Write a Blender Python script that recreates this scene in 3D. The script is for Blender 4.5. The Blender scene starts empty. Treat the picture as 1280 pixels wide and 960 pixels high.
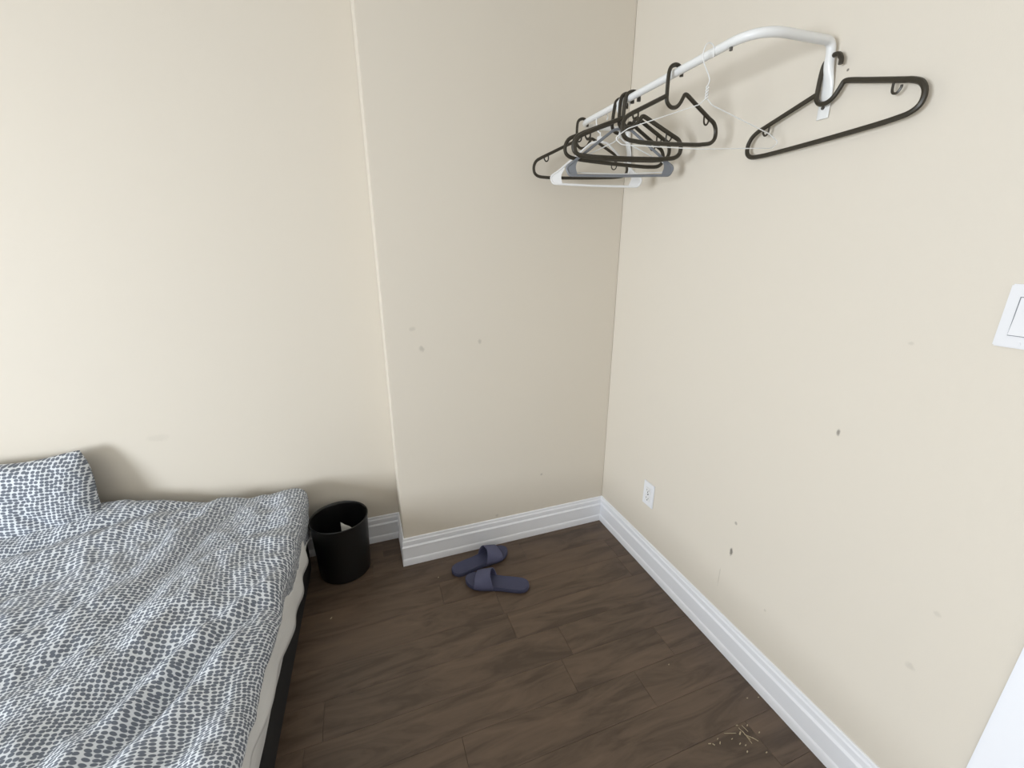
import bpy, math, random
import numpy as np
from mathutils import Vector, Matrix, Euler, noise

random.seed(7)
SC = bpy.context.scene
COL = SC.collection

# ------------------------------------------------------------------ camera
CAM_POS = Vector((-1.1419, -1.7233, 1.4186))
YAW, PITCH, ROLL, FPX = 0.3469, 0.3074, -0.0013, 528.5
cam = bpy.data.objects.new('camera', bpy.data.cameras.new('camera'))
COL.objects.link(cam)
cam.data.sensor_width = 36.0
cam.data.lens = 36.0 * FPX / 1280.0
cam.data.clip_start = 0.02
cam.location = CAM_POS
fw = Vector((math.sin(YAW)*math.cos(PITCH), math.cos(YAW)*math.cos(PITCH), -math.sin(PITCH)))
rt = Vector((math.cos(YAW), -math.sin(YAW), 0))
up = rt.cross(fw)
rt2 = rt*math.cos(ROLL) + up*math.sin(ROLL)
up2 = -rt*math.sin(ROLL) + up*math.cos(ROLL)
cam.rotation_euler = Matrix((rt2, up2, -fw)).transposed().to_euler()
SC.camera = cam

# ------------------------------------------------------------------ world, light, exposure
w = bpy.data.worlds.new('sky'); SC.world = w; w.use_nodes = True
w.node_tree.nodes['Background'].inputs[0].default_value = (0.72, 0.84, 1.0, 1)
w.node_tree.nodes['Background'].inputs[1].default_value = 1.5
def area(name, loc, target, sx, sy, power, color):
    l = bpy.data.lights.new(name, 'AREA'); l.shape = 'RECTANGLE'; l.size = sx; l.size_y = sy
    l.energy = power; l.color = color
    o = bpy.data.objects.new(name, l); COL.objects.link(o); o.location = loc
    d = Vector(target) - Vector(loc)
    o.rotation_euler = d.to_track_quat('-Z', 'Y').to_euler()
    return o
ROOM_X, ROOM_Y, ROOM_Z = -4.7, -4.0, 2.5          # left wall, rear wall, ceiling
WY0, WY1, WZ0, WZ1 = -3.15, -1.60, 0.55, 1.70     # window opening in the left wall
area('window_daylight', (ROOM_X-0.02, (WY0+WY1)/2, (WZ0+WZ1)/2), (0, (WY0+WY1)/2, (WZ0+WZ1)/2), WY1-WY0-.06, WZ1-WZ0-.06, 122, (0.86, 0.93, 1.0))
SC.view_settings.view_transform = 'Standard'
SC.view_settings.look = 'None'
SC.view_settings.gamma = 1
SC.view_settings.use_curve_mapping = False
SC.view_settings.exposure = 0.36

# ------------------------------------------------------------------ helpers
def tag(o, label=None, cat=None, group=None, kind=None):
    if label: o['label'] = label
    if cat: o['category'] = cat
    if group: o['group'] = group
    if kind: o['kind'] = kind
    return o

def empty(name, loc=(0, 0, 0), rot=(0, 0, 0)):
    o = bpy.data.objects.new(name, None); COL.objects.link(o)
    o.location = loc; o.rotation_euler = rot; o.empty_display_size = .05
    return o

class MB:
    """collects vertices and faces of ONE mesh"""
    def __init__(s): s.v = []; s.f = []
    def add(s, v, f):
        n = len(s.v); s.v += [tuple(map(float, p)) for p in v]; s.f += [tuple(i+n for i in q) for q in f]; return s
    def box(s, x0, x1, y0, y1, z0, z1, b=0.0):
        if b <= 0:
            v = [(x, y, z) for x in (x0, x1) for y in (y0, y1) for z in (z0, z1)]
            f = [(0,1,3,2),(4,6,7,5),(0,4,5,1),(2,3,7,6),(0,2,6,4),(1,5,7,3)]
            return s.add(v, f)
        import bmesh
        bm = bmesh.new(); bmesh.ops.create_cube(bm, size=1)
        for q in bm.verts:
            q.co = Vector(((x0+x1)/2+q.co.x*(x1-x0), (y0+y1)/2+q.co.y*(y1-y0), (z0+z1)/2+q.co.z*(z1-z0)))
        bmesh.ops.bevel(bm, geom=bm.edges[:], offset=b, segments=2, affect='EDGES')
        bm.verts.index_update()
        s.add([q.co[:] for q in bm.verts], [[q.index for q in f.verts] for f in bm.faces]); bm.free()
        return s
    def sweep(s, pts, rx, ry=None, n=8, normal=None, cap=True, closed=False):
        """tube along pts; rx measured along `normal`, ry across it (numbers or lists)"""
        P = [Vector(p) for p in pts]; m = len(P)
        RX = rx if hasattr(rx, '__len__') else [rx]*m
        RY = RX if ry is None else (ry if hasattr(ry, '__len__') else [ry]*m)
        T = []
        for i in range(m):
            a = P[i-1] if (i > 0 or closed) else P[i]; b = P[(i+1) % m] if (i < m-1 or closed) else P[i]
            T.append((b-a).normalized())
        N = Vector(normal) if normal is not None else (T[0].orthogonal())
        v = []
        for i in range(m):
            if normal is None:
                N = (N - T[i]*N.dot(T[i])).normalized()
                A = N
            else:
                A = (Vector(normal) - T[i]*Vector(normal).dot(T[i])).normalized()
            B = T[i].cross(A)
            for k in range(n):
                t = 2*math.pi*k/n
                v.append(P[i] + A*RX[i]*math.cos(t) + B*RY[i]*math.sin(t))
        f = []
        for i in range(m if closed else m-1):
            for k in range(n):
                a = i*n+k; b = i*n+(k+1) % n; c = ((i+1) % m)*n+(k+1) % n; d = ((i+1) % m)*n+k
                f.append((a, b, c, d))
        if cap and not closed:
            f.append(tuple(range(n-1, -1, -1))); f.append(tuple((m-1)*n+k for k in range(n)))
        return s.add(v, f)
    def lathe(s, prof, n=48, c=(0, 0)):
        v = [(c[0]+r*math.cos(2*math.pi*k/n), c[1]+r*math.sin(2*math.pi*k/n), z) for r, z in prof for k in range(n)]
        f = [(i*n+k, i*n+(k+1) % n, (i+1)*n+(k+1) % n, (i+1)*n+k) for i in range(len(prof)-1) for k in range(n)]
        return s.add(v, f)
    def prism(s, poly, t, axis='y', off=0.0):
        """poly in (x,z) extruded along y, or in (x,y) along z, or (y,z) along x"""
        m = len(poly); v = []
        for q in (off-t/2, off+t/2):
            for a, b in poly:
                v.append((a, q, b) if axis == 'y' else (a, b, q) if axis == 'z' else (q, a, b))
        f = [tuple(range(m)), tuple(range(2*m-1, m-1, -1))] + [(i, i+m, (i+1) % m+m, (i+1) % m) for i in range(m)]
        return s.add(v, f)
    def build(s, name, mat, parent=None, smooth=True, angle=40):
        me = bpy.data.meshes.new(name); me.from_pydata(s.v, [], s.f); me.materials.append(mat)
        import bmesh
        bm = bmesh.new(); bm.from_mesh(me); bmesh.ops.recalc_face_normals(bm, faces=bm.faces[:])
        if smooth:
            for f in bm.faces: f.smooth = True
            for e in bm.edges:
                if len(e.link_faces) == 2 and e.calc_face_angle(0) > math.radians(angle): e.smooth = False
        bm.to_mesh(me); bm.free(); me.update()
        o = bpy.data.objects.new(name, me); COL.objects.link(o)
        if parent: o.parent = parent
        return o

def smooth_path(pts, k=6):
    """Catmull-Rom through pts"""
    P = [np.array(p, float) for p in pts]; P = [2*P[0]-P[1]] + P + [2*P[-1]-P[-2]]
    out = []
    for i in range(1, len(P)-2):
        for j in range(k):
            t = j/k
            out.append(.5*((2*P[i]) + (-P[i-1]+P[i+1])*t + (2*P[i-1]-5*P[i]+4*P[i+1]-P[i+2])*t*t + (-P[i-1]+3*P[i]-3*P[i+1]+P[i+2])*t**3))
    out.append(P[-2]); return out

def rounded(pts, rad, k=6, closed=False):
    """polyline with filleted corners; rad number or list"""
    P = [Vector(p) for p in pts]; m = len(P); out = []
    R = rad if hasattr(rad, '__len__') else [rad]*m
    for i in range(m):
        if not closed and i in (0, m-1): out.append(P[i]); continue
        a, b, c = P[i-1], P[i], P[(i+1) % m]
        u, v = (a-b).normalized(), (c-b).normalized()
        ang = u.angle(v)
        if R[i] <= 0 or ang > math.pi-.02: out.append(b); continue
        d = min(R[i]/math.tan(ang/2), .49*(a-b).length, .49*(c-b).length)
        p0, p1 = b+u*d, b+v*d
        for j in range(k+1):
            t = j/k; out.append(p0*(1-t)**2 + b*2*t*(1-t) + p1*t*t)
    return out

# ------------------------------------------------------------------ materials
def newmat(name, color, rough=.6, metal=0.0, spec=.5):
    m = bpy.data.materials.new(name); m.use_nodes = True
    b = m.node_tree.nodes['Principled BSDF']
    b.inputs['Base Color'].default_value = (*color, 1); b.inputs['Roughness'].default_value = rough
    b.inputs['Metallic'].default_value = metal; b.inputs['Specular IOR Level'].default_value = spec
    return m, m.node_tree, b
def nd(nt, typ, **kw):
    n = nt.nodes.new(typ)
    for k, v in kw.items():
        if k in n.inputs: n.inputs[k].default_value = v
        else: setattr(n, k, v)
    return n
def mathn(nt, op, a, b=None, c=None):
    n = nt.nodes.new('ShaderNodeMath'); n.operation = op
    for i, x in enumerate((a, b, c)):
        if x is None: continue
        if isinstance(x, (int, float)): n.inputs[i].default_value = x
        else: nt.links.new(x, n.inputs[i])
    return n.outputs[0]
def mixc(nt, fac, a, b):
    n = nt.nodes.new('ShaderNodeMix'); n.data_type = 'RGBA'
    for i, x in ((0, fac), (6, a), (7, b)):
        if hasattr(x, 'is_output'): nt.links.new(x, n.inputs[i])
        elif isinstance(x, (int, float)): n.inputs[i].default_value = x
        else: n.inputs[i].default_value = (*x, 1)
    return n.outputs[2]
def bump(nt, b, h, strength, dist):
    n = nd(nt, 'ShaderNodeBump'); n.inputs['Strength'].default_value = strength; n.inputs['Distance'].default_value = dist
    nt.links.new(h, n.inputs['Height']); nt.links.new(n.outputs[0], b.inputs['Normal'])

def wall_mat(name, marks=()):
    """eggshell beige paint; marks = (x, y, z, rx, ry, rz, strength) scuffs that belong to the wall"""
    m, nt, b = newmat(name, (.70, .64, .555), .62, spec=.3)
    geo = nd(nt, 'ShaderNodeNewGeometry')
    n1 = nd(nt, 'ShaderNodeTexNoise', Scale=1.6, Detail=2.0); nt.links.new(geo.outputs['Position'], n1.inputs['Vector'])
    n2 = nd(nt, 'ShaderNodeTexNoise', Scale=420.0, Detail=2.0); nt.links.new(geo.outputs['Position'], n2.inputs['Vector'])
    n3 = nd(nt, 'ShaderNodeTexNoise', Scale=60.0, Detail=3.0); nt.links.new(geo.outputs['Position'], n3.inputs['Vector'])
    c = mixc(nt, n1.outputs['Fac'], (.705, .648, .562), (.716, .655, .562))
    tot = None
    for (x, y, z, rx, ry, rz, s) in marks:
        mp = nd(nt, 'ShaderNodeMapping'); mp.vector_type = 'TEXTURE'
        nt.links.new(geo.outputs['Position'], mp.inputs['Vector'])
        mp.inputs['Location'].default_value = (x, y, z); mp.inputs['Scale'].default_value = (rx, ry, rz)
        ln = nd(nt, 'ShaderNodeVectorMath', operation='LENGTH'); nt.links.new(mp.outputs[0], ln.inputs[0])
        d = mathn(nt, 'ADD', ln.outputs['Value'], mathn(nt, 'MULTIPLY', mathn(nt, 'SUBTRACT', n3.outputs['Fac'], .5), 1.2))
        k = nd(nt, 'ShaderNodeMapRange'); k.interpolation_type = 'SMOOTHSTEP'
        k.inputs['From Min'].default_value = 1.0; k.inputs['From Max'].default_value = .35
        k.inputs['To Min'].default_value = 0.0; k.inputs['To Max'].default_value = s
        nt.links.new(d, k.inputs['Value'])
        tot = k.outputs[0] if tot is None else mathn(nt, 'MAXIMUM', tot, k.outputs[0])
    if tot is not None: c = mixc(nt, tot, c, (.16, .14, .12))
    nt.links.new(c, b.inputs['Base Color'])
    bump(nt, b, n2.outputs['Fac'], .10, .002)
    return m

M_RIGHT = wall_mat('paint_right', [
    (0, -1.062, .964, .02, .006, .012, .7), (0, -.823, .407, .02, .008, .020, .85), (0, -.821, .524, .02, .006, .008, .5),
    (0, -.793, .275, .02, .003, .045, .22), (0, -1.337, .477, .02, .012, .012, .16), (0, -1.348, .644, .02, .010, .008, .12),
    (0, -.891, 1.821, .02, .0035, .0035, .9), (0, -.98, .30, .02, .006, .006, .2), (0, -1.16, 1.22, .02, .008, .006, .15)])
M_CHASE = wall_mat('paint_chase', [
    (-.913, 0, 1.030, .014, .02, .016, .28), (-.945, 0, 1.115, .018, .02, .012, .16), (-.665, 0, 1.044, .010, .02, .014, .26),
    (-.362, 0, .344, .008, .02, .008, .35), (-.60, 0, .16, .01, .02, .01, .2)])
M_WALL = wall_mat('paint_back', [(-1.95, .2225, .70, .05, .02, .02, .07)])
M_TRIM, nt, b = newmat('white_gloss_trim', (.90, .91, .95), .30)
M_CEIL, nt, b = newmat('ceiling_paint', (.80, .78, .74), .8)
n = nd(nt, 'ShaderNodeTexNoise', Scale=150.0); bump(nt, b, n.outputs['Fac'], .2, .003)
M_WHITE, nt, b = newmat('white_powder_coat', (.80, .80, .79), .3)
M_WPLAS, nt, b = newmat('white_plastic', (.80, .79, .78), .35)
M_PLATE, nt, b = newmat('white_device_plate', (.80, .80, .82), .3)
M_BROWN, nt, b = newmat('dark_brown_plastic', (.030, .024, .014), .38)
M_GREY, nt, b = newmat('grey_plastic', (.20, .21, .23), .4)
M_DARK, nt, b = newmat('dark_slot', (.02, .02, .02), .6)
M_STEEL, nt, b = newmat('screw_steel', (.12, .11, .10), .45, .6)
M_CAN, nt, b = newmat('black_bin_plastic', (.006, .006, .006), .35)
M_PAPER, nt, b = newmat('paper', (.62, .60, .55), .8)
M_CHIP, nt, b = newmat('pale_wood_chip', (.50, .42, .29), .7)

M_BASE, nt, b = newmat('black_bed_fabric', (.010, .010, .011), .85)
n = nd(nt, 'ShaderNodeTexNoise', Scale=900.0); bump(nt, b, n.outputs['Fac'], .4, .001)
M_SHEET, nt, b = newmat('white_sheet', (.74, .74, .73), .85)
n = nd(nt, 'ShaderNodeTexNoise', Scale=30.0, Detail=3.0); bump(nt, b, n.outputs['Fac'], .2, .01)

def slipper_mat(name, col):
    m, nt, b = newmat(name, col, .7)
    tc = nd(nt, 'ShaderNodeTexCoord'); v = nd(nt, 'ShaderNodeTexVoronoi', Scale=260.0)
    nt.links.new(tc.outputs['Object'], v.inputs['Vector']); bump(nt, b, v.outputs['Distance'], .35, .001)
    return m
M_SLIP = slipper_mat('slate_blue_foam', (.062, .066, .125))
M_STRAP = slipper_mat('slate_blue_strap', (.098, .103, .185))

def wood_mat(name):
    m, nt, b = newmat(name, (.06, .045, .035), .36)
    oi = nd(nt, 'ShaderNodeObjectInfo'); geo = nd(nt, 'ShaderNodeNewGeometry')
    off = nd(nt, 'ShaderNodeVectorMath', operation='SCALE'); off.inputs['Scale'].default_value = 37.0
    comb = nd(nt, 'ShaderNodeCombineXYZ')
    nt.links.new(oi.outputs['Random'], comb.inputs[0]); nt.links.new(oi.outputs['Random'], comb.inputs[2])
    nt.links.new(comb.outputs[0], off.inputs[0])
    add = nd(nt, 'ShaderNodeVectorMath', operation='ADD')
    nt.links.new(geo.outputs['Position'], add.inputs[0]); nt.links.new(off.outputs[0], add.inputs[1])
    mp = nd(nt, 'ShaderNodeMapping'); mp.inputs['Scale'].default_value = (3.0, 16.0, 3.0); nt.links.new(add.outputs[0], mp.inputs['Vector'])
    g = nd(nt, 'ShaderNodeTexNoise', Scale=1.0, Detail=6.0, Roughness=.62, Distortion=1.2); nt.links.new(mp.outputs[0], g.inputs['Vector'])
    mp2 = nd(nt, 'ShaderNodeMapping'); mp2.inputs['Scale'].default_value = (7.0, 60.0, 7.0); nt.links.new(add.outputs[0], mp2.inputs['Vector'])
    g2 = nd(nt, 'ShaderNodeTexNoise', Scale=1.0, Detail=5.0, Roughness=.7); nt.links.new(mp2.outputs[0], g2.inputs['Vector'])
    bl = nd(nt, 'ShaderNodeTexNoise', Scale=5.0, Detail=2.0); nt.links.new(add.outputs[0], bl.inputs['Vector'])
    r = nd(nt, 'ShaderNodeValToRGB'); nt.links.new(g.outputs['Fac'], r.inputs['Fac'])
    e = r.color_ramp.elements
    e[0].position = .38; e[0].color = (.048, .031, .021, 1)
    e[1].position = .72; e[1].color = (.178, .120, .082, 1)
    x = e.new(.5); x.color = (.106, .072, .050, 1)
    c = mixc(nt, mathn(nt, 'MULTIPLY', g2.outputs['Fac'], .35), r.outputs[0], (.066, .044, .030))
    c = mixc(nt, mathn(nt, 'MULTIPLY', bl.outputs['Fac'], .35), c, (.150, .102, .070))
    c = mixc(nt, mathn(nt, 'MULTIPLY', oi.outputs['Random'], .12), c, (.200, .132, .088))
    nt.links.new(c, b.inputs['Base Color'])
    rr = mathn(nt, 'MULTIPLY_ADD', g.outputs['Fac'], .25, .30); nt.links.new(rr, b.inputs['Roughness'])
    hh = mathn(nt, 'ADD', mathn(nt, 'MULTIPLY', bl.outputs['Fac'], .8), mathn(nt, 'MULTIPLY', g2.outputs['Fac'], .25))
    bump(nt, b, hh, .35, .004)
    return m
M_WOOD = wood_mat('dark_walnut_plank')
M_SUB, nt, b = newmat('floor_joint', (.012, .009, .007), .8)

def print_mat(name):
    """white cotton printed with rows of slate dashes (uses the cloth's own UVs, in metres)"""
    m, nt, b = newmat(name, (.7, .72, .76), .8, spec=.2)
    uv = nd(nt, 'ShaderNodeUVMap'); uv.uv_map = 'UVMap'
    n1 = nd(nt, 'ShaderNodeTexNoise', Scale=2.4, Detail=0.0); nt.links.new(uv.outputs[0], n1.inputs['Vector'])
    sub = nd(nt, 'ShaderNodeVectorMath', operation='SUBTRACT'); sub.inputs[1].default_value = (.5, .5, .5); nt.links.new(n1.outputs['Color'], sub.inputs[0])
    sc = nd(nt, 'ShaderNodeVectorMath', operation='SCALE'); sc.inputs['Scale'].default_value = .15; nt.links.new(sub.outputs[0], sc.inputs[0])
    add = nd(nt, 'ShaderNodeVectorMath', operation='ADD'); nt.links.new(uv.outputs[0], add.inputs[0]); nt.links.new(sc.outputs[0], add.inputs[1])
    mp = nd(nt, 'ShaderNodeMapping'); mp.inputs['Scale'].default_value = (76.0, 116.0, 1.0); nt.links.new(add.outputs[0], mp.inputs['Vector'])
    v = nd(nt, 'ShaderNodeTexVoronoi', Scale=1.0, Randomness=.34); v.feature = 'F1'; v.voronoi_dimensions = '2D'
    nt.links.new(mp.outputs[0], v.inputs['Vector'])
    k = nd(nt, 'ShaderNodeMapRange'); k.interpolation_type = 'SMOOTHSTEP'
    k.inputs['From Min'].default_value = .50; k.inputs['From Max'].default_value = .37
    nt.links.new(v.outputs['Distance'], k.inputs['Value'])
    c = mixc(nt, k.outputs[0], (.72, .75, .79), (.16, .18, .22))
    nt.links.new(c, b.inputs['Base Color'])
    n2 = nd(nt, 'ShaderNodeTexNoise', Scale=55.0, Detail=3.0); nt.links.new(uv.outputs[0], n2.inputs['Vector'])
    bump(nt, b, n2.outputs['Fac'], .25, .004)
    return m
M_PRINT = print_mat('dash_print_cotton')

# ------------------------------------------------------------------ room shell
W, D, T = 1.053, .2225, .12     # chase width, recess depth, wall thickness
def struct(name, mb, mat, parent=None, **k):
    o = mb.build(name, mat, parent, **k)
    if parent is None: o['kind'] = 'structure'
    return o
Y_DOOR = -1.475
CAS = .075
# right wall with the door opening
dy1 = Y_DOOR - CAS + .012; dy0 = dy1 - .80; dz = 2.05
struct('wall_right', MB().box(0, T, dy1, D+T, 0, ROOM_Z).box(0, T, ROOM_Y, dy0, 0, ROOM_Z).box(0, T, dy0, dy1, dz, ROOM_Z), M_RIGHT, smooth=False)
struct('wall_chase', MB().box(-W, 0, 0, D, 0, ROOM_Z, .0025), M_CHASE, smooth=False)
struct('wall_back', MB().box(ROOM_X, 0, D, D+T, 0, ROOM_Z), M_WALL, smooth=False)
struct('wall_rear', MB().box(ROOM_X, 0, ROOM_Y-T, ROOM_Y, 0, ROOM_Z), M_WALL, smooth=False)
struct('wall_left', MB().box(ROOM_X-T, ROOM_X, ROOM_Y, WY0, 0, ROOM_Z).box(ROOM_X-T, ROOM_X, WY1, D, 0, ROOM_Z)
       .box(ROOM_X-T, ROOM_X, WY0, WY1, 0, WZ0).box(ROOM_X-T, ROOM_X, WY0, WY1, WZ1, ROOM_Z), M_WALL, smooth=False)
struct('ceiling', MB().box(ROOM_X-T, T, ROOM_Y-T, D+T, ROOM_Z, ROOM_Z+.1), M_CEIL, smooth=False)
# window frame (behind the camera's left)
wf = MB()
for a, bb in ((WY0, WY0+.05), (WY1-.05, WY1)): wf.box(ROOM_X-.09, ROOM_X-.03, a, bb, WZ0, WZ1, .003)
for a, bb in ((WZ0, WZ0+.05), (WZ1-.05, WZ1)): wf.box(ROOM_X-.09, ROOM_X-.03, WY0+.05, WY1-.05, a, bb, .003)
win = struct('window_1', wf, M_TRIM)
c_ = MB()
for a, bb in ((WY0-.07, WY0), (WY1, WY1+.07)): c_.box(ROOM_X, ROOM_X+.018, a, bb, WZ0-.02, WZ1+.07, .003)
c_.box(ROOM_X, ROOM_X+.018, WY0, WY1, WZ1, WZ1+.07, .003)
c_.build('window_casing', M_TRIM, win)
MB().box(ROOM_X, ROOM_X+.06, WY0-.09, WY1+.09, WZ0-.045, WZ0-.02, .003).build('window_sill', M_TRIM, win)
# door in the right wall, its casing just enters the frame bottom right
st = MB()
for a, bb in ((dy1-.012, dy1+CAS-.012), (dy0+.012-CAS, dy0+.012)): st.box(-.018, .0, a, bb, 0, dz+CAS, .004)
st.box(-.018, 0, dy0+.012, dy1-.012, dz-.012+.012, dz+CAS, .004)
struct('trim_1', st, M_TRIM)
dr = struct('door_1', MB().box(.03, .065, dy0+.004, dy1-.004, .008, dz-.004, .002), M_TRIM)
for z0, z1 in ((.15, .95), (1.1, 1.9)):
    MB().box(.024, .031, dy0+.14, dy1-.14, z0, z1, .003).build('door_panel', M_TRIM, dr)
h = MB().sweep([(.032, dy0+.07, .98), (-.02, dy0+.07, .98)], .011, n=12).sweep(rounded([(-.02, dy0+.06, .98), (-.02, dy0+.18, .98)], 0), .009, n=10)
h.build('door_handle', M_STEEL, dr)

# baseboards -------------------------------------------------------------
PROF = [(0, 0), (.014, 0), (.014, .028), (.0125, .032), (.0095, .036), (.0095, .040), (.0105, .0905), (.0125, .093), (.0125, .098), (.0095, .102),
        (.0065, .104), (.006, .107), (.009, .111), (.009, .127), (.0065, .130), (.0055, .133), (.0062, .137), (.0052, .142), (.0035, .144), (0, .144)]
def baseboard(name, p0, p1, nrm, e0, e1):
    """p0->p1 along the wall face, nrm into the room, e = mitre sign (+1 shortens, -1 lengthens)"""
    p0, p1, nrm = Vector((*p0, 0)), Vector((*p1, 0)), Vector((*nrm, 0)); t = (p1-p0).normalized()
    m = len(PROF); v = []
    for d, z in PROF: v.append(p0 + nrm*d + t*d*e0 + Vector((0, 0, z)))
    for d, z in PROF: v.append(p1 + nrm*d - t*d*e1 + Vector((0, 0, z)))
    f = [(i, (i+1) % m, (i+1) % m+m, i+m) for i in range(m)] + [tuple(range(m-1, -1, -1)), tuple(range(m, 2*m))]
    return struct(name, MB().add(v, f), M_TRIM, angle=25)
baseboard('baseboard_right', (0, 0), (0, Y_DOOR), (-1, 0), 1, 0)
baseboard('baseboard_chase', (-W, 0), (0, 0), (0, -1), -1, 1)
baseboard('baseboard_chase_side', (-W, D), (-W, 0), (-1, 0), 1, -1)
baseboard('baseboard_back', (ROOM_X, D), (-W, D), (0, -1), 1, 1)
baseboard('baseboard_left', (ROOM_X, D), (ROOM_X, ROOM_Y), (1, 0), 1, 1)
baseboard('baseboard_rear', (ROOM_X, ROOM_Y), (0, ROOM_Y), (0, 1), 1, 0)

# floor of separate planks -----------------------------------------------
floor = struct('floor', MB().box(ROOM_X-T, T, ROOM_Y-T, D+T, -.05, -.004), M_SUB, smooth=False)
meshes = {}
PW = .13
def plank_mesh(L, wd):
    key = (round(L, 3), round(wd, 3))
    if key not in meshes:
        o = MB().box(.0003, key[0]-.0002, .0002, key[1]-.0002, -.004, 0).build('plank', M_WOOD, smooth=False)
        import bmesh
        bm = bmesh.new(); bm.from_mesh(o.data)
        es = [e for e in bm.edges if all(q.co.z > -.001 for q in e.verts)]
        bmesh.ops.bevel(bm, geom=es, offset=.0007, segments=1, affect='EDGES'); bm.to_mesh(o.data); bm.free()
        meshes[key] = o.data; bpy.data.objects.remove(o)
    return meshes[key]
LENS = [.40, .62, .85, 1.2]
k = -24
y = -.04 + PW*1
rows = []
yy = -.04 - PW*23
while yy < D:
    y0 = max(yy, ROOM_Y); y1 = min(yy+PW, D)
    if y1 - y0 > .01:
        x = ROOM_X - random.choice([0, .2, .33, .5])*1.0
        while x < 0:
            L = random.choice(LENS)
            a, bb = max(x, ROOM_X), min(x+L, 0.0)
            if bb - a > .02 and not (y0 > -.001 and a > -W):
                if y1 > .0 and a < -W < bb and y0 > -.05: bb = min(bb, 0)
                o = bpy.data.objects.new('plank', plank_mesh(bb-a, y1-y0)); COL.objects.link(o)
                o.parent = floor; o.location = (a, y0, 0)
            x += L
    yy += PW

# ------------------------------------------------------------------ bed
SLX, SLK = -1.455, .04          # right side of the mattress: x = SLX + SLK*y
BED_Y0, BED_Y1, BED_W = -1.85, .165, 1.37
bed = empty('bed', (SLX-BED_W/2, (BED_Y0+BED_Y1)/2, 0))
tag(bed, 'double bed with a black fabric base and white fitted sheet against the back wall', 'bed')
def loc(p): return (p[0]-bed.location.x, p[1]-bed.location.y, p[2])
def slab(x_in, y0, y1, z0, z1, rad, n=20, m=3, wob=None):
    """rounded slab following the slightly turned bed"""
    P = []
    zs = [(z0, -.004), (z0+.006, 0), (z0+(z1-z0)*.5, .003), (z1-rad, 0), (z1-rad*.4, -rad*.18), (z1-rad*.1, -rad*.5), (z1, -rad)]
    outl = []
    def X(y): return SLX + SLK*y - x_in
    ny = 40
    for i in range(ny+1): outl.append((X(y0+(y1-y0)*i/ny), y0+(y1-y0)*i/ny, 1, 0))
    outl[0] = (outl[0][0]-.03, outl[0][1]+.005, .7, -.7); outl[-1] = (outl[-1][0]-.03, outl[-1][1]-.005, .7, .7)
    for i in range(13): outl.append((X(y1)-.06-(BED_W-2*x_in-.12)*i/12, y1, 0, 1))
    for i in range(ny+1):
        yv = y1-(y1-y0)*i/ny; outl.append((X(yv)-BED_W+2*x_in, yv, -1, 0))
    for i in range(13): outl.append((X(y0)-BED_W+2*x_in+.06+(BED_W-2*x_in-.12)*i/12, y0, 0, -1))
    k = len(outl); v = []
    for z, o in zs:
        for j, (x, yv, nx, nny) in enumerate(outl):
            w_ = wob(x, yv, z) if wob else 0
            v.append(loc((x+nx*(o+w_), yv+nny*(o+w_), z)))
    f = [(i*k+j, i*k+(j+1) % k, (i+1)*k+(j+1) % k, (i+1)*k+j) for i in range(len(zs)-1) for j in range(k)]
    f += [tuple(range(k-1, -1, -1)), tuple((len(zs)-1)*k+j for j in range(k))]
    return MB().add(v, f)
slab(.020, BED_Y0, BED_Y1-.01, .001, .215, .02).build('bed_base', M_BASE, bed)
def wob(x, yv, z): return .004*noise.noise(Vector((x*5, yv*7, z*6)))
slab(.0, BED_Y0, BED_Y1,   .20, .356, .045, wob=wob).build('mattress', M_SHEET, bed)
# the sheet's gathered lower hem along the right side
hem_pts = [(.17, .205), (-.10, .200), (-.255, .176), (-.33, .176), (-.372, .186), (-.41, .192), (-.45, .203), (-.52, .214), (-.565, .226), (-.60, .238), (-.644, .240),
           (-.69, .252), (-.736, .262), (-.80, .270), (-.876, .290), (-1.0, .30), (-1.2, .29), (-1.5, .28), (-1.85, .27)]
hy = [p[0] for p in hem_pts][::-1]; hz = [p[1] for p in hem_pts][::-1]
v = []; NY = 150; NZ = 8
for i in range(NY+1):
    yv = BED_Y0+.01 + (BED_Y1-.02-BED_Y0)*i/NY
    zl = float(np.interp(yv, hy, hz)); zt = .36
    for j in range(NZ+1):
        t = j/NZ; z = zl + (zt-zl)*t
        o = .006 + .006*math.sin(yv*34+3*math.sin(yv*5))*(1-t) + .006*(1-t)**2 - .01*t*t - (.022*min(1, max(0, (yv+.05)/.08)))
        v.append(loc((SLX+SLK*yv+o, yv, z)))
f = [(i*(NZ+1)+j, i*(NZ+1)+j+1, (i+1)*(NZ+1)+j+1, (i+1)*(NZ+1)+j) for i in range(NY) for j in range(NZ)]
sh = MB().add(v, f).build('sheet_hem', M_SHEET, bed)
so = sh.modifiers.new('s', 'SOLIDIFY'); so.thickness = .003; so.offset = -1
# lower box of the base is black; a strip of it shows between hem and base top
slab(.012, BED_Y0+.01, BED_Y1-.02, .216, .30, .01).build('box_spring', M_BASE, bed)

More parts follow.
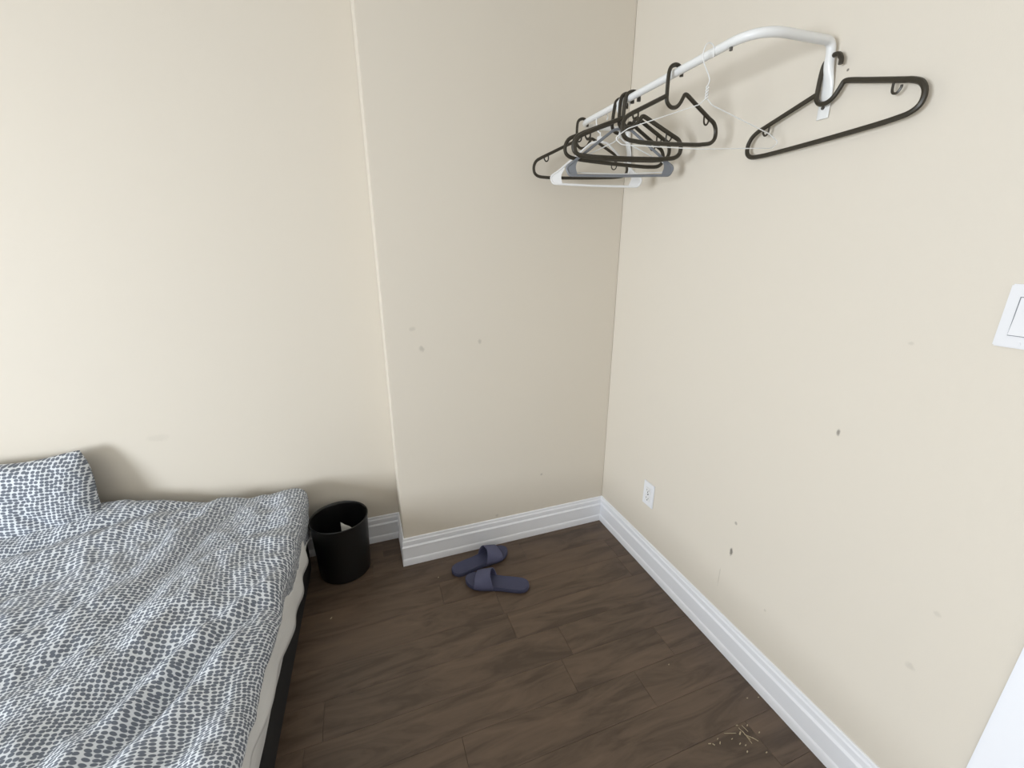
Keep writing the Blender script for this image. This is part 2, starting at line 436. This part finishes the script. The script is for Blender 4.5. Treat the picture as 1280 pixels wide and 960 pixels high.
# duvet ------------------------------------------------------------------
def segd(p, a, b):
    ax, ay = a; bx, by = b; dx, dy = bx-ax, by-ay
    t = max(0, min(1, ((p[0]-ax)*dx+(p[1]-ay)*dy)/(dx*dx+dy*dy)))
    qx, qy = ax+t*dx, ay+t*dy
    s = (p[0]-ax)*dy-(p[1]-ay)*dx
    return math.hypot(p[0]-qx, p[1]-qy), t, (1 if s > 0 else -1)
FOLDS = [  # polyline, amplitude, width
    ([(-1.95, -1.15), (-1.714, -.807), (-1.583, -.593), (-1.44, -.45)], -.026, .030),
    ([(-2.00, -1.15), (-1.76, -.80), (-1.63, -.57), (-1.46, -.40)], .024, .034),
    ([(-1.85, -1.15), (-1.65, -.83), (-1.54, -.64), (-1.43, -.52)], .018, .030),
    ([(-2.05, -.98), (-1.838, -.78), (-1.731, -.62), (-1.60, -.50), (-1.50, -.34)], -.020, .028),
    ([(-2.15, -.95), (-1.936, -.72), (-1.813, -.60), (-1.72, -.42), (-1.62, -.20)], .022, .034),
    ([(-2.30, -.85), (-2.05, -.62), (-1.90, -.48), (-1.80, -.30)], -.024, .032),
    ([(-2.40, -.70), (-2.14, -.50), (-1.98, -.38), (-1.86, -.28), (-1.80, -.05)], .022, .034),
    ([(-2.45, -.12), (-2.353, -.05), (-2.109, .034), (-1.95, .09), (-1.807, .146)], -.026, .020),
    ([(-2.45, -.20), (-2.30, -.12), (-2.06, -.03), (-1.88, .05), (-1.72, .14)], .020, .028),
    ([(-2.45, -.32), (-2.20, -.22), (-1.98, -.10), (-1.80, .02)], -.012, .022),
    ([(-1.866, -.30), (-1.80, -.20), (-1.76, -.06), (-1.70, .06)], -.026, .022),
    ([(-1.90, -.22), (-1.85, -.10), (-1.80, .02), (-1.76, .12)], .022, .022),
    ([(-1.78, -.36), (-1.70, -.24), (-1.60, -.18), (-1.47, -.20)], .018, .022),
    ([(-1.74, -.20), (-1.64, -.12), (-1.52, -.10), (-1.44, -.12)], -.016, .020),
    ([(-1.70, -.10), (-1.58, -.02), (-1.46, .0)], .014, .022),
    ([(-1.66, .02), (-1.58, .08), (-1.50, .10)], .016, .025),
    ([(-1.60, -.34), (-1.52, -.31), (-1.44, -.32)], .016, .020),
    ([(-1.75, -1.2), (-1.62, -.95), (-1.55, -.80), (-1.50, -.62)], -.014, .026),
    ([(-1.68, -1.2), (-1.57, -1.0), (-1.50, -.84)], .012, .026),
    ([(-2.25, -.60), (-2.10, -.40), (-1.95, -.26)], -.018, .026),
    ([(-2.10, -1.25), (-1.93, -.98), (-1.82, -.84)], -.018, .028),
]
XL = SLX - BED_W + .03
HEM = [(-.975, .352), (-.922, .346), (-.836, .342), (-.75, .330), (-.656, .332), (-.56, .322), (-.50, .314), (-.40, .285), (-.314, .264), (-.22, .27), (-.155, .272), (-.05, .235), (.085, .205), (.2, .20)]
hmy = [p[0] for p in HEM]; hmz = [p[1] for p in HEM]
def top_z(x, yv):
    z = .408
    z += .010*math.exp(-((yv-.10)/.12)**2)*math.exp(-((x+1.50)/.08)**2)
    sx = max(0., min(1., (-x-1.62)/.55)); sx = sx*sx*(3-2*sx)
    z += .075*sx*math.exp(-((yv-.22)/.30)**2) if yv < .22 else .075*sx
    z += .012*sx
    for pl, A, wd in FOLDS:
        best = 9; bt = 0; L = len(pl)-1
        if min(q[0] for q in pl)-.15 > x or max(q[0] for q in pl)+.15 < x: continue
        for i in range(L):
            d_, t, s_ = segd((x, yv), pl[i], pl[i+1])
            if d_ < best: best = d_; bt = (i+t)/L
        if best < .13: z += A*.90*math.exp(-(best/(wd*1.15))**2)*(.35+.65*math.sin(math.pi*min(1, max(0, bt*.9+.1))))
    z += .012*noise.noise(Vector((x*6+2, yv*6, 1.3))) + .009*noise.noise(Vector((x*17, yv*13, 4.1))) + .003*noise.noise(Vector((x*38, yv*30, 9)))
    return z
DY0, DY1 = -1.80, .178
NA, NB = 250, 240
dv = empty('duvet', (-2.1, -.8, .37))
tag(dv, 'rumpled white duvet printed with slate grey dashes spread over the bed', 'duvet')
verts = []; uvs = []
RAD = .05
for jb in range(NB+1):
    tb = jb/NB; yv = DY0 + (DY1-DY0)*tb
    xe = SLX + SLK*yv + .015 + .008*noise.noise(Vector((yv*6, 3, 0)))
    if yv > .02: xe -= .02*((yv-.02)/(DY1-.02))**3
    zh = float(np.interp(yv, hmy, hmz, left=.352)) + .006*noise.noise(Vector((yv*22, 7, 0)))
    flat = (xe-RAD) - XL
    drop = max(.02, top_z(xe-RAD, yv) - RAD - zh)
    arc = RAD*math.pi/2
    tot = flat+arc+drop
    for ia in range(NA+1):
        a = tot*ia/NA
        if a < flat: x = XL+a; z = top_z(x, yv)
        elif a < flat+arc:
            th = (a-flat)/RAD; zt = top_z(xe-RAD, yv)
            x = xe-RAD+RAD*math.sin(th); z = zt-RAD*(1-math.cos(th))
            x += .004*noise.noise(Vector((a*20, yv*20, 2)))
        else:
            q = a-flat-arc; zt = top_z(xe-RAD, yv)
            x = xe - .012*(q/drop) + .006*noise.noise(Vector((q*18, yv*16, 5))); z = zt-RAD-q
        y2 = yv
        # roll the far edge down
        fe = (yv-(DY1-.05))/.05
        if fe > 0:
            th = fe*math.pi/2
            z -= .05*(1-math.cos(th)); y2 = DY1-.05+.05*math.sin(th)
        fe = ((XL+.05)-x)/.05
        if fe > 0: z -= .10*fe*fe
        # loose look at the head: duvet edge not perfectly straight
        y2 += .012*noise.noise(Vector((x*4, 0, 8)))*max(0, (tb-.8)/.2)
        verts.append((x+2.1, y2+.8, z-.37)); uvs.append((a, yv))
f = [(j*(NA+1)+i, j*(NA+1)+i+1, (j+1)*(NA+1)+i+1, (j+1)*(NA+1)+i) for j in range(NB) for i in range(NA)]
me = bpy.data.meshes.new('duvet_cover'); me.from_pydata(verts, [], f); me.materials.append(M_PRINT)
uvl = me.uv_layers.new(name='UVMap')
li = np.empty(len(me.loops), dtype=np.int32); me.loops.foreach_get('vertex_index', li)
uvl.data.foreach_set('uv', np.array(uvs, dtype=np.float32)[li].ravel())
me.polygons.foreach_set('use_smooth', [True]*len(me.polygons))
o = bpy.data.objects.new('duvet_cover', me); COL.objects.link(o); o.parent = dv
so = o.modifiers.new('s', 'SOLIDIFY'); so.thickness = .012; so.offset = -1
hp = [Vector(verts[j*(NA+1)+NA]) for j in range(NB+1)]
MB().sweep(hp, .0035, n=6).build('hem_seam', M_SHEET, dv)

# pillow -----------------------------------------------------------------
def pillow(name, cx, wd, ht, th):
    NU, NV = 90, 60; V = []; U = []
    for side in (1, -1):
        for j in range(NV+1):
            for i in range(NU+1):
                u_ = -1+2*i/NU; v_ = -1+2*j/NV
                k = max(0., (1-abs(u_)**2.6))**.5 * max(0., (1-abs(v_)**2.6))**.5
                pin = 1 - .05*(1-abs(v_)**2)*abs(u_)**3; pin2 = 1 - .07*(1-abs(u_)**2)*abs(v_)**3
                x = u_*wd/2*pin; z = v_*ht/2*pin2
                y_ = -side*th/2*k
                y_ += -side*.010*k*noise.noise(Vector((x*7, z*9, side*3))) - side*.006*min(1, k*2)*noise.noise(Vector((x*20, z*26, side)))
                # crease from the upper corner
                d_, t, s_ = segd((x, z), (wd*.18, -.02), (wd*.46, -.13)); y_ += side*.010*math.exp(-(d_/.014)**2)*k
                d_, t, s_ = segd((x, z), (-.3, .05), (wd*.4, .035)); y_ += side*.007*math.exp(-(d_/.012)**2)*k
                x -= (.045*(v_+1)/2 + .03*max(0, v_)**4)*max(0, u_)**2
                z += .012*abs(v_)**6*noise.noise(Vector((x*6, side*0, 4)))
                V.append((x, y_, z)); U.append((x*1.0+5, z*.8+side*2))
    n0 = (NU+1)*(NV+1); F = []
    for s_ in (0, 1):
        for j in range(NV):
            for i in range(NU):
                a = s_*n0+j*(NU+1)+i; q = (a, a+1, a+NU+2, a+NU+1); F.append(q if s_ == 0 else q[::-1])
    me = bpy.data.meshes.new(name); me.from_pydata(V, [], F); me.materials.append(M_PRINT)
    ul = me.uv_layers.new(name='UVMap'); li = np.empty(len(me.loops), dtype=np.int32); me.loops.foreach_get('vertex_index', li)
    ul.data.foreach_set('uv', np.array(U, dtype=np.float32)[li].ravel())
    import bmesh
    bm = bmesh.new(); bm.from_mesh(me); bmesh.ops.remove_doubles(bm, verts=bm.verts[:], dist=.0004)
    for fc in bm.faces: fc.smooth = True
    bm.to_mesh(me); bm.free()
    o = bpy.data.objects.new(name, me); COL.objects.link(o); return o
pl_ = pillow('pillow', 0, .68, .36, .15)
pl_.location = (-2.440, .118, .535); pl_.rotation_euler = (math.radians(-14), math.radians(1.5), math.radians(0))
tag(pl_, 'pillow in dash-printed case propped against the wall at the head of the bed', 'pillow')

# ------------------------------------------------------------------ waste bin
CB = (-1.320, .072)
can = empty('waste_bin', (*CB, 0)); tag(can, 'round black plastic waste bin between the bed and the wall', 'waste bin')
prof = [(.0, .002), (.106, .002), (.110, .006), (.121, .272), (.124, .274), (.1245, .280), (.122, .2825), (.119, .280), (.1165, .268), (.105, .012), (.0, .010)]
MB().lathe(prof, 64).build('bin_body', M_CAN, can)
ppr = MB()
pp = []
for j in range(6):
    for i in range(6):
        a, c2 = i/5, j/5
        pp.append((.085*a, .02*a+.030*c2*(1-a), .095*c2*(1-.75*a)+.004*noise.noise(Vector((a*4, c2*4, 1)))))
ppr.add(pp, [(j*6+i, j*6+i+1, (j+1)*6+i+1, (j+1)*6+i) for j in range(5) for i in range(5)])
po = ppr.build('paper_scrap', M_PAPER); po.location = (CB[0]+.005, CB[1]-.040, .160)
so = po.modifiers.new('s', 'SOLIDIFY'); so.thickness = .0008
tag(po, 'crumpled white paper scrap inside the black waste bin', 'paper')

# ------------------------------------------------------------------ slippers
def sole_half(t, side):
    # half widths along the length, t 0 = heel, 1 = toe; side +1 outer
    k = [(0, 0), (.015, .018), (.05, .030), (.12, .037), (.25, .038), (.42, .036), (.58, .041), (.72, .047), (.84, .045), (.92, .036), (.97, .023), (.995, .009), (1, 0)]
    wv = np.interp(t, [a for a, _ in k], [b_ for _, b_ in k])
    return wv*(1.04 if side > 0 else .96)
def make_slipper(name, heel, toe, mirror, label):
    h0, t0 = Vector((*heel, 0)), Vector((*toe, 0)); L = (t0-h0).length
    root = empty(name, h0, (0, 0, math.atan2(t0.y-h0.y, t0.x-h0.x)))
    tag(root, label, 'slipper', 'pair of slate blue slippers')
    ts = [0.5-.5*math.cos(math.pi*i/26) for i in range(27)]
    outl = [(L*t, sole_half(t, 1)*mirror) for t in ts] + [(L*t, -sole_half(t, -1)*mirror) for t in ts[::-1][1:-1]]
    m = len(outl); v = []; cx = L*.5
    def rise(x): return .006*max(0, (x/L-.75)/.25)**2
    rings = [(.97, .0015), (1.0, .004), (1.01, .012), (1.0, .019), (.975, .022), (.93, .0205), (.86, .0185), (.5, .0175)]
    for s_, z in rings:
        for x, yv in outl: v.append((cx+(x-cx)*(1-(1-s_)*.5), yv*s_, z+rise(x)))
    f = [(i*m+j, i*m+(j+1) % m, (i+1)*m+(j+1) % m, (i+1)*m+j) for i in range(len(rings)-1) for j in range(m)]
    f += [tuple(range(m-1, -1, -1)), tuple((len(rings)-1)*m+j for j in range(m))]
    MB().add(v, f).build('sole', M_SLIP, root)
    # strap arch
    NS, NT = 14, 24; A = []; B = []
    for i in range(NS+1):
        q = i/NS; x = L*(.525+.305*q)
        H = .076-.030*q
        for j in range(NT+1):
            th = math.pi*j/NT; side = 1 if math.cos(th) > 0 else -1
            hw = sole_half(x/L, side)+.0015
            xo = x + .020*math.sin(th)*(1-q)
            ce = abs(math.cos(th))**.72*(1 if math.cos(th) > 0 else -1)
            A.append((xo, hw*ce*mirror, .008+(H-.008)*math.sin(th)**.75))
    n0 = NT+1
    f = [(i*n0+j, i*n0+j+1, (i+1)*n0+j+1, (i+1)*n0+j) for i in range(NS) for j in range(NT)]
    s_ = MB().add(A, f).build('strap', M_STRAP, root, angle=80)
    so = s_.modifiers.new('s', 'SOLIDIFY'); so.thickness = .004; so.offset = 0
    return root
make_slipper('slipper', (-.562, -.338), (-.815, -.204), 1, 'slate blue slide slipper in front, toe pointing left, away from the baseboard')
make_slipper('slipper', (-.862, -.142), (-.578, -.080), -1, 'slate blue slide slipper behind, its toe close to the white baseboard')

# ------------------------------------------------------------------ wall outlet and switch (both on the right wall)
def screw(parent, p, r=.0033, mat=None):
    s_ = MB().sweep([(p[0]+.001, p[1], p[2]), (p[0]-.0014, p[1], p[2])], r, n=14).build('screw', mat or M_PLATE, parent)
    return s_
ou = empty('wall_outlet', (0, -.3722, .3727)); tag(ou, 'white duplex power outlet low on the right wall', 'outlet')
MB().box(-.0055, 0, -.035, .035, -.0575, .0575, .0022).build('cover_plate', M_PLATE, ou)
for z in (.0195, -.0195):
    rc = MB().box(-.0085, -.005, -.0165, .0165, z-.0145, z+.0145, .002).build('receptacle', M_WPLAS, ou)
    MB().box(-.0088, -.0083, -.0075, -.0055, z-.003, z+.006).build('slot', M_DARK, rc)
    MB().box(-.0088, -.0083, .0055, .0075, z-.002, z+.006).build('slot', M_DARK, rc)
    MB().sweep([(-.0083, 0, z-.008), (-.0088, 0, z-.008)], .0028, n=12).build('ground_hole', M_DARK, rc)
screw(ou, (-.0055, 0, 0), mat=M_STEEL)
sw = empty('light_switch', (0, -1.3225, 1.3005)); tag(sw, 'white rocker light switch on the right wall, cut off by the frame', 'light switch')
MB().box(-.0065, 0, -.035, .035, -.0575, .0575, .0022).build('switch_plate', M_PLATE, sw)
fr = MB()
for a in ((-.0185, -.0172, -.0355, .0355), (.0172, .0185, -.0355, .0355), (-.0172, .0172, -.0355, -.0342), (-.0172, .0172, .0342, .0355)):
    fr.box(-.0070, -.0062, *a)
fr.build('switch_surround', M_GREY, sw, smooth=False)
MB().add([(-.0062, -.0168, -.0338), (-.0062, .0168, -.0338), (-.0112, -.0168, -.0338), (-.0112, .0168, -.0338), (-.008, -.0168, 0), (-.008, .0168, 0),
          (-.0075, -.0168, .0338), (-.0075, .0168, .0338), (-.0062, -.0168, .0338), (-.0062, .0168, .0338)],
         [(0, 1, 3, 2), (2, 3, 5, 4), (4, 5, 7, 6), (6, 7, 9, 8), (0, 2, 4, 6, 8), (1, 9, 7, 5, 3), (0, 8, 9, 1)]).build('rocker', M_PLATE, sw, smooth=False)
for z in (-.0485, .0485): screw(sw, (-.0065, 0, z))

# ------------------------------------------------------------------ wall-mounted clothes rail
RX, RZ, RR = -.250, 1.883, .0102
YN, YF = -.853, -.030
rail = empty('clothes_rail', (0, (YN+YF)/2, 1.78)); tag(rail, 'white tubular clothes rail with both ends bracketed to the right wall', 'clothes rail')
def rl(p): return Vector(p) - rail.location
def end_path(ye, far):
    return [(RX, ye, RZ), (-.016, ye, RZ+.004), (-.0145, ye, RZ-.052)]
pathN = rounded([(RX, -.45, RZ), (RX, YN, RZ), (-.019, YN, RZ+.006), (-.0155, YN, 1.846)], [0, .085, .045, 0], k=10)
pathF = rounded([(RX, -.45, RZ), (RX, YF, RZ), (-.019, YF, RZ+.006), (-.0155, YF, 1.846)], [0, .085, .034, 0], k=10)
full = pathF[::-1] + pathN[1:]
tube_ = MB().sweep([rl(p) for p in full], RR, n=16).build('rail_tube', M_WHITE, rail)
for yv in (YN, YF):
    pts = [(-.0165, yv, 1.860), (-.0160, yv, 1.846), (-.0145, yv, 1.834), (-.0120, yv, 1.822), (-.0090, yv, 1.812), (-.0065, yv, 1.800), (-.0050, yv, 1.785), (-.004, yv, 1.765), (-.0038, yv, 1.728)]
    bt = MB().sweep([rl(p) for p in pts], [.0104, .0110, .0120, .0130, .0139, .0145, .0148, .0149, .0149], [.0104, .0102, .0094, .0080, .0066, .0052, .0042, .0036, .0034], n=20, normal=(0, 1, 0)).build('wall_bracket', M_WHITE, rail)
    for z in (1.806, 1.752):
        MB().sweep([rl((-.007, yv, z)), rl((-.0095, yv, z))], .0042, n=12).build('screw', M_STEEL, bt)
st_ = MB().sweep([rl((RX, -.78, RZ-.010)), rl((RX, -.78, RZ-.0165))], .004, n=10).build('screw', M_STEEL, rail)

# ------------------------------------------------------------------ hangers
def hanger_frame(L, R, lean=0.0, extra_rot=0.0):
    L, R = Vector(L), Vector(R); m = (L+R)/2; d = R-L
    yaw = math.atan2(d.y, d.x); hw = math.hypot(d.x, d.y)/2; tilt = math.atan2(d.z, 2*hw)
    return m, hw, yaw, tilt
def S(pts, mir=1): return [(x*mir, 0, z) for x, z in pts]
def plastic_hanger(L, R, label, group, top=None, r=.0060, name='plastic_hanger', lean=0.0, mini=True, hook_dx=0.0, tongue=False):
    """L, R: world points at the outermost left/right ends; local x from L to R, z up, origin mid-end height"""
    m, hw, yaw, tilt = hanger_frame(L, R)
    root = empty(name, m); root.rotation_euler = (Matrix.Rotation(yaw, 3, 'Z') @ Matrix.Rotation(-tilt, 3, 'Y') @ Matrix.Rotation(lean, 3, 'X')).to_euler()
    tag(root, label, 'hanger', group)
    H = (top - m.z) if top else .158            # hook crest above the ends
    k = hw
    zs = H - .158                               # shoulders rise with the crest
    e = r*1.0
    ub = .054+zs                                # bottom of the U
    sh_ = .086+zs
    endr = min(.02, .1*hw*2)
    bar = -.030
    # body: U left side -> left shoulder -> end -> bar -> right end -> right shoulder -> U right
    def side():
        a = (.046, sh_); e_ = (k-.030, .041)
        o_ = [a] + [(a[0]+(e_[0]-a[0])*q, a[1]+(e_[1]-a[1])*q) for q in (.33, .66, .9, 1)]
        o_ += [(k-.011, .030), (k-.001, .011), (k-.003, -.010), (k-.018, -.022), (k-.045, -.026), (k*.55, -.028)]
        return o_
    rs = side(); ls = [(-x, z) for x, z in rs[1:]]
    ls = [(-.023+(-(k-.030)+.023)*q, sh_-.006+(.041-sh_+.006)*q) for q in (0, .33, .66, .9)] + ls[3:]
    pts = ls + [(0, -.029)] + rs[::-1] + [(.036, sh_-.002)]
    fb = MB().sweep(smooth_path(S(pts), 4), r*.9, r, n=8, normal=(0, 1, 0))
    fb.build('shoulder_frame', M_BROWN, root)
    hx = hook_dx
    hk = [(.038, sh_), (.024, ub+.010), (.010, ub), (-.008, ub), (-.021, ub+.012), (-.023, sh_), (-.021+hx, H-.028), (-.015+hx, H-.011), (0+hx, H-.004), (.013+hx, H-.007), (.021+hx, H-.018), (.022+hx, H-.030)]
    MB().sweep(smooth_path(S(hk), 5), r*.85, r*.95, n=8, normal=(0, 1, 0)).build('hook', M_BROWN, root)
    if mini:
        for s_ in (-1, 1):
            xx = (k*.70)
            zt = .041 + (sh_-.041)*((k-.030)-xx)/((k-.030)-.046)
            q = [(xx, zt), (xx, zt-.018), (xx+.003, zt-.026), (xx+.010, zt-.028), (xx+.016, zt-.021), (xx+.017, zt-.015)]
            MB().sweep(smooth_path(S(q, s_), 4), .0022, .0026, n=6, normal=(0, 1, 0)).build('strap_notch', M_BROWN, root)
    if tongue:
        MB().sweep(smooth_path(S([(-.010, bar+.002), (-.008, bar-.012), (0, bar-.017), (.008, bar-.012), (.010, bar+.002)]), 4), .002, n=6, normal=(0, 1, 0)).build('bar_loop', M_BROWN, root)
    return root
G = 'brown plastic hangers on the clothes rail'
# on the wall end of the rail
def W3(p, q): return p, q
h9 = plastic_hanger((-.026, -.657, 1.694), (-.026, -1.079, 1.711), 'brown plastic hanger lying flat against the wall at the near bracket of the rail', G, top=1.862, lean=math.radians(-3))
# kid-size one alone on the rail
plastic_hanger((-.416, -.599, 1.729), (-.087, -.591, 1.743), 'narrow brown plastic hanger hanging alone between the dark cluster and the wire hanger', G, top=1.903, r=.0058)
plastic_hanger((-.418, -.318, 1.743), (-.082, -.438, 1.731), 'front brown plastic hanger of the dark cluster, overlapping its twin', G, top=1.903, r=.0068)
plastic_hanger((-.425, -.344, 1.734), (-.075, -.372, 1.738), 'brown plastic hanger pressed behind the front one of the dark cluster', G, top=1.903, r=.0064)
plastic_hanger((-.431, -.283, 1.742), (-.069, -.335, 1.721), 'rearmost brown plastic hanger of the dark cluster, with a small loop under its bar', G, top=1.903, r=.0062, tongue=True)
plastic_hanger((-.452, -.063, 1.711), (-.048, -.085, 1.728), 'brown plastic hanger farthest along the rail, next to the room corner', G, top=1.901, r=.0056)

def pad_hanger(L, R, mat, label, name, top, pad, r=.004, group=None):
    """moulded hanger with broad paddle ends and a thin swivel hook"""
    m, hw, yaw, tilt = hanger_frame(L, R)
    root = empty(name, m); root.rotation_euler = (Matrix.Rotation(yaw, 3, 'Z') @ Matrix.Rotation(-tilt, 3, 'Y')).to_euler()
    tag(root, label, 'hanger', group)
    H = top - m.z; k = hw; sh_ = H*.56; bar = -.022
    outl = rounded(S([(0, sh_), (-.03, sh_-.006), (-(k-.03), .022), (-k, .002), (-(k-.014), bar), (0, bar-.002), (k-.014, bar), (k, .002), (k-.03, .022), (.03, sh_-.006)]),
                   [0, .03, .02, .014, .015, .5, .015, .014, .02, .03], k=5, closed=True)
    MB().sweep(outl, r*1.1, r, n=8, normal=(0, 1, 0), closed=True).build('shoulder_frame', mat, root)
    for s_ in (-1, 1):
        poly = [(s_*(k-.002), .002), (s_*(k-.026), .024), (s_*(k-pad-.008), .040), (s_*(k-pad+.010), .006), (s_*(k-pad), bar), (s_*(k-.016), bar)]
        poly = [(p_.x, p_.z) for p_ in rounded(S(poly), [.01, .02, .02, .03, .005, .015], k=5, closed=True)]
        MB().prism(poly, .004).build('paddle_end', mat, root)
    MB().box(-.010, .010, -.004, .004, sh_-.004, sh_+.016, .002).build('swivel_boss', mat, root)
    hk = [(0, sh_+.010), (0, sh_+.026), (-.010, sh_+.034), (-.019, H-.036), (-.018, H-.018), (-.010, H-.006), (.003, H-.002), (.015, H-.008), (.020, H-.020), (.018, H-.030)]
    MB().sweep(smooth_path(S(hk), 5), .0024, n=8, normal=(0, 1, 0)).build('hook', M_WHITE, root)
    return root
pad_hanger((-.395, -.090, 1.684), (-.095, -.262, 1.664), M_WPLAS, 'white plastic hanger with broad paddle ends, lowest in the row near the corner', 'paddle_hanger', 1.899, .050)
pad_hanger((-.430, -.292, 1.682), (-.070, -.398, 1.685), M_GREY, 'grey plastic hanger with broad paddle ends below the brown cluster', 'paddle_hanger', 1.899, .042, r=.0046)

def wire_hanger(L, R, label, top, neck_dx=0.0, r=.0013, group=None):
    m, hw, yaw, tilt = hanger_frame(L, R)
    root = empty('wire_hanger', m); root.rotation_euler = (Matrix.Rotation(yaw, 3, 'Z') @ Matrix.Rotation(-tilt, 3, 'Y')).to_euler()
    tag(root, label, 'hanger', group)
    H = top - m.z; k = hw; nx = neck_dx; nz = H*.44
    pts = rounded(S([(nx-.004, nz), (nx-.018, nz-.012), (-(k-.035), .024), (-k, .002), (-(k-.020), -.012), (0, -.018), (k-.020, -.012), (k, .002), (k-.035, .022), (nx+.018, nz-.012), (nx+.004, nz)]),
                  [0, .02, .04, .010, .02, .5, .02, .010, .04, .02, 0], k=6)
    MB().sweep(pts, r, n=6, normal=(0, 1, 0)).build('shoulder_wire', M_WHITE, root)
    tw = []
    for i in range(33):
        t = i/32; tw.append((nx+.0035*math.cos(t*14)*(1-.3*t), .0025*math.sin(t*14), nz+.030*t))
    MB().sweep(tw, r*1.1, n=6).sweep([(2*nx-a, -b_, c) for a, b_, c in tw], r*1.1, n=6).build('wire_twist', M_WHITE, root)
    hk = [(nx, nz+.028), (nx+.003, nz+.045), (-.012+nx*.3, H-.042), (-.015, H-.024), (-.009, H-.006), (.001, H-.001), (.011, H-.006), (.015, H-.018), (.013, H-.030)]
    MB().sweep(smooth_path(S(hk), 6), r*1.05, n=6, normal=(0, 1, 0)).build('hook', M_WHITE, root)
    return root
wire_hanger((-.505, -.705, 1.678), (-.035, -.767, 1.690), 'large white wire hanger hooked on the near part of the rail', 1.896, neck_dx=.006)
wire_hanger((-.424, -.275, 1.684), (-.068, -.378, 1.688), 'thin white wire hanger hidden among the brown cluster beside the grey hanger', 1.898, r=.0018)

# ------------------------------------------------------------------ debris on the floor
def chip(x, yv, L, wd, ang, label, group, h=.0025):
    o = MB().box(-L/2, L/2, -wd/2, wd/2, 0, h, min(h, wd)*.25)
    for i, p in enumerate(o.v):
        o.v[i] = (p[0], p[1]*(1-.5*abs(p[0])/(L/2)), p[2]*(1+.3*p[0]/L))
    c = o.build('wood_chip', M_CHIP); c.location = (x, yv, .0002); c.rotation_euler = (0, 0, ang)
    tag(c, label, 'debris', group); return c
def floor_pt(px, py):
    d = fw*FPX + rt2*(px-640) - up2*(py-480); s_ = -CAM_POS.z/d.z; return CAM_POS + d*s_
LB = 'tiny pale wood chip scattered on the dark floor beside the right baseboard'
GB = 'pale chips in the debris patch on the floor'
for (px, py, L, wd, an) in [(887, 930, .008, .004, .3), (892, 931, .007, .004, -.4), (897, 924, .006, .003, 1.0), (900, 929, .008, .004, 1.3), (925, 917, .011, .007, 1.1),
                            (921, 907, .006, .004, .2), (925, 930, .007, .004, .9), (932, 932, .006, .004, .8), (934, 940, .006, .005, 1.0), (949, 916, .006, .004, .9),
                            (934, 907, .006, .004, 1.0), (934, 873, .005, .004, .5), (948, 872, .005, .004, .2), (915, 924, .006, .003, .7), (958, 941, .006, .004, .7)]:
    p_ = floor_pt(px, py); chip(p_.x, p_.y, L, wd, an-.6, LB, GB)
for (p0, p1) in [((923, 910), (938, 925)), ((927, 907), (935, 915)), ((930, 918), (945, 925)), ((905, 917), (920, 917)), ((928, 914), (940, 930)), ((940, 922), (948, 927))]:
    a, c2 = floor_pt(*p0), floor_pt(*p1); mm = (a+c2)/2
    s_ = chip(mm.x, mm.y, (c2-a).length, .0018, math.atan2(c2.y-a.y, c2.x-a.x), 'thin pale splinter lying in the debris patch by the right baseboard', 'splinters in the debris patch')
    s_.name = 'splinter'
p_ = floor_pt(548, 722); chip(p_.x, p_.y, .006, .004, .4, 'single pale crumb on the floor left of the slippers', None)
p_ = floor_pt(836, 831); chip(p_.x, p_.y, .005, .004, .4, 'single pale crumb on open floor toward the right baseboard', None)
p_ = floor_pt(414, 773); chip(p_.x, p_.y, .009, .006, .9, 'single pale crumb on the floor beside the black bed base', None)
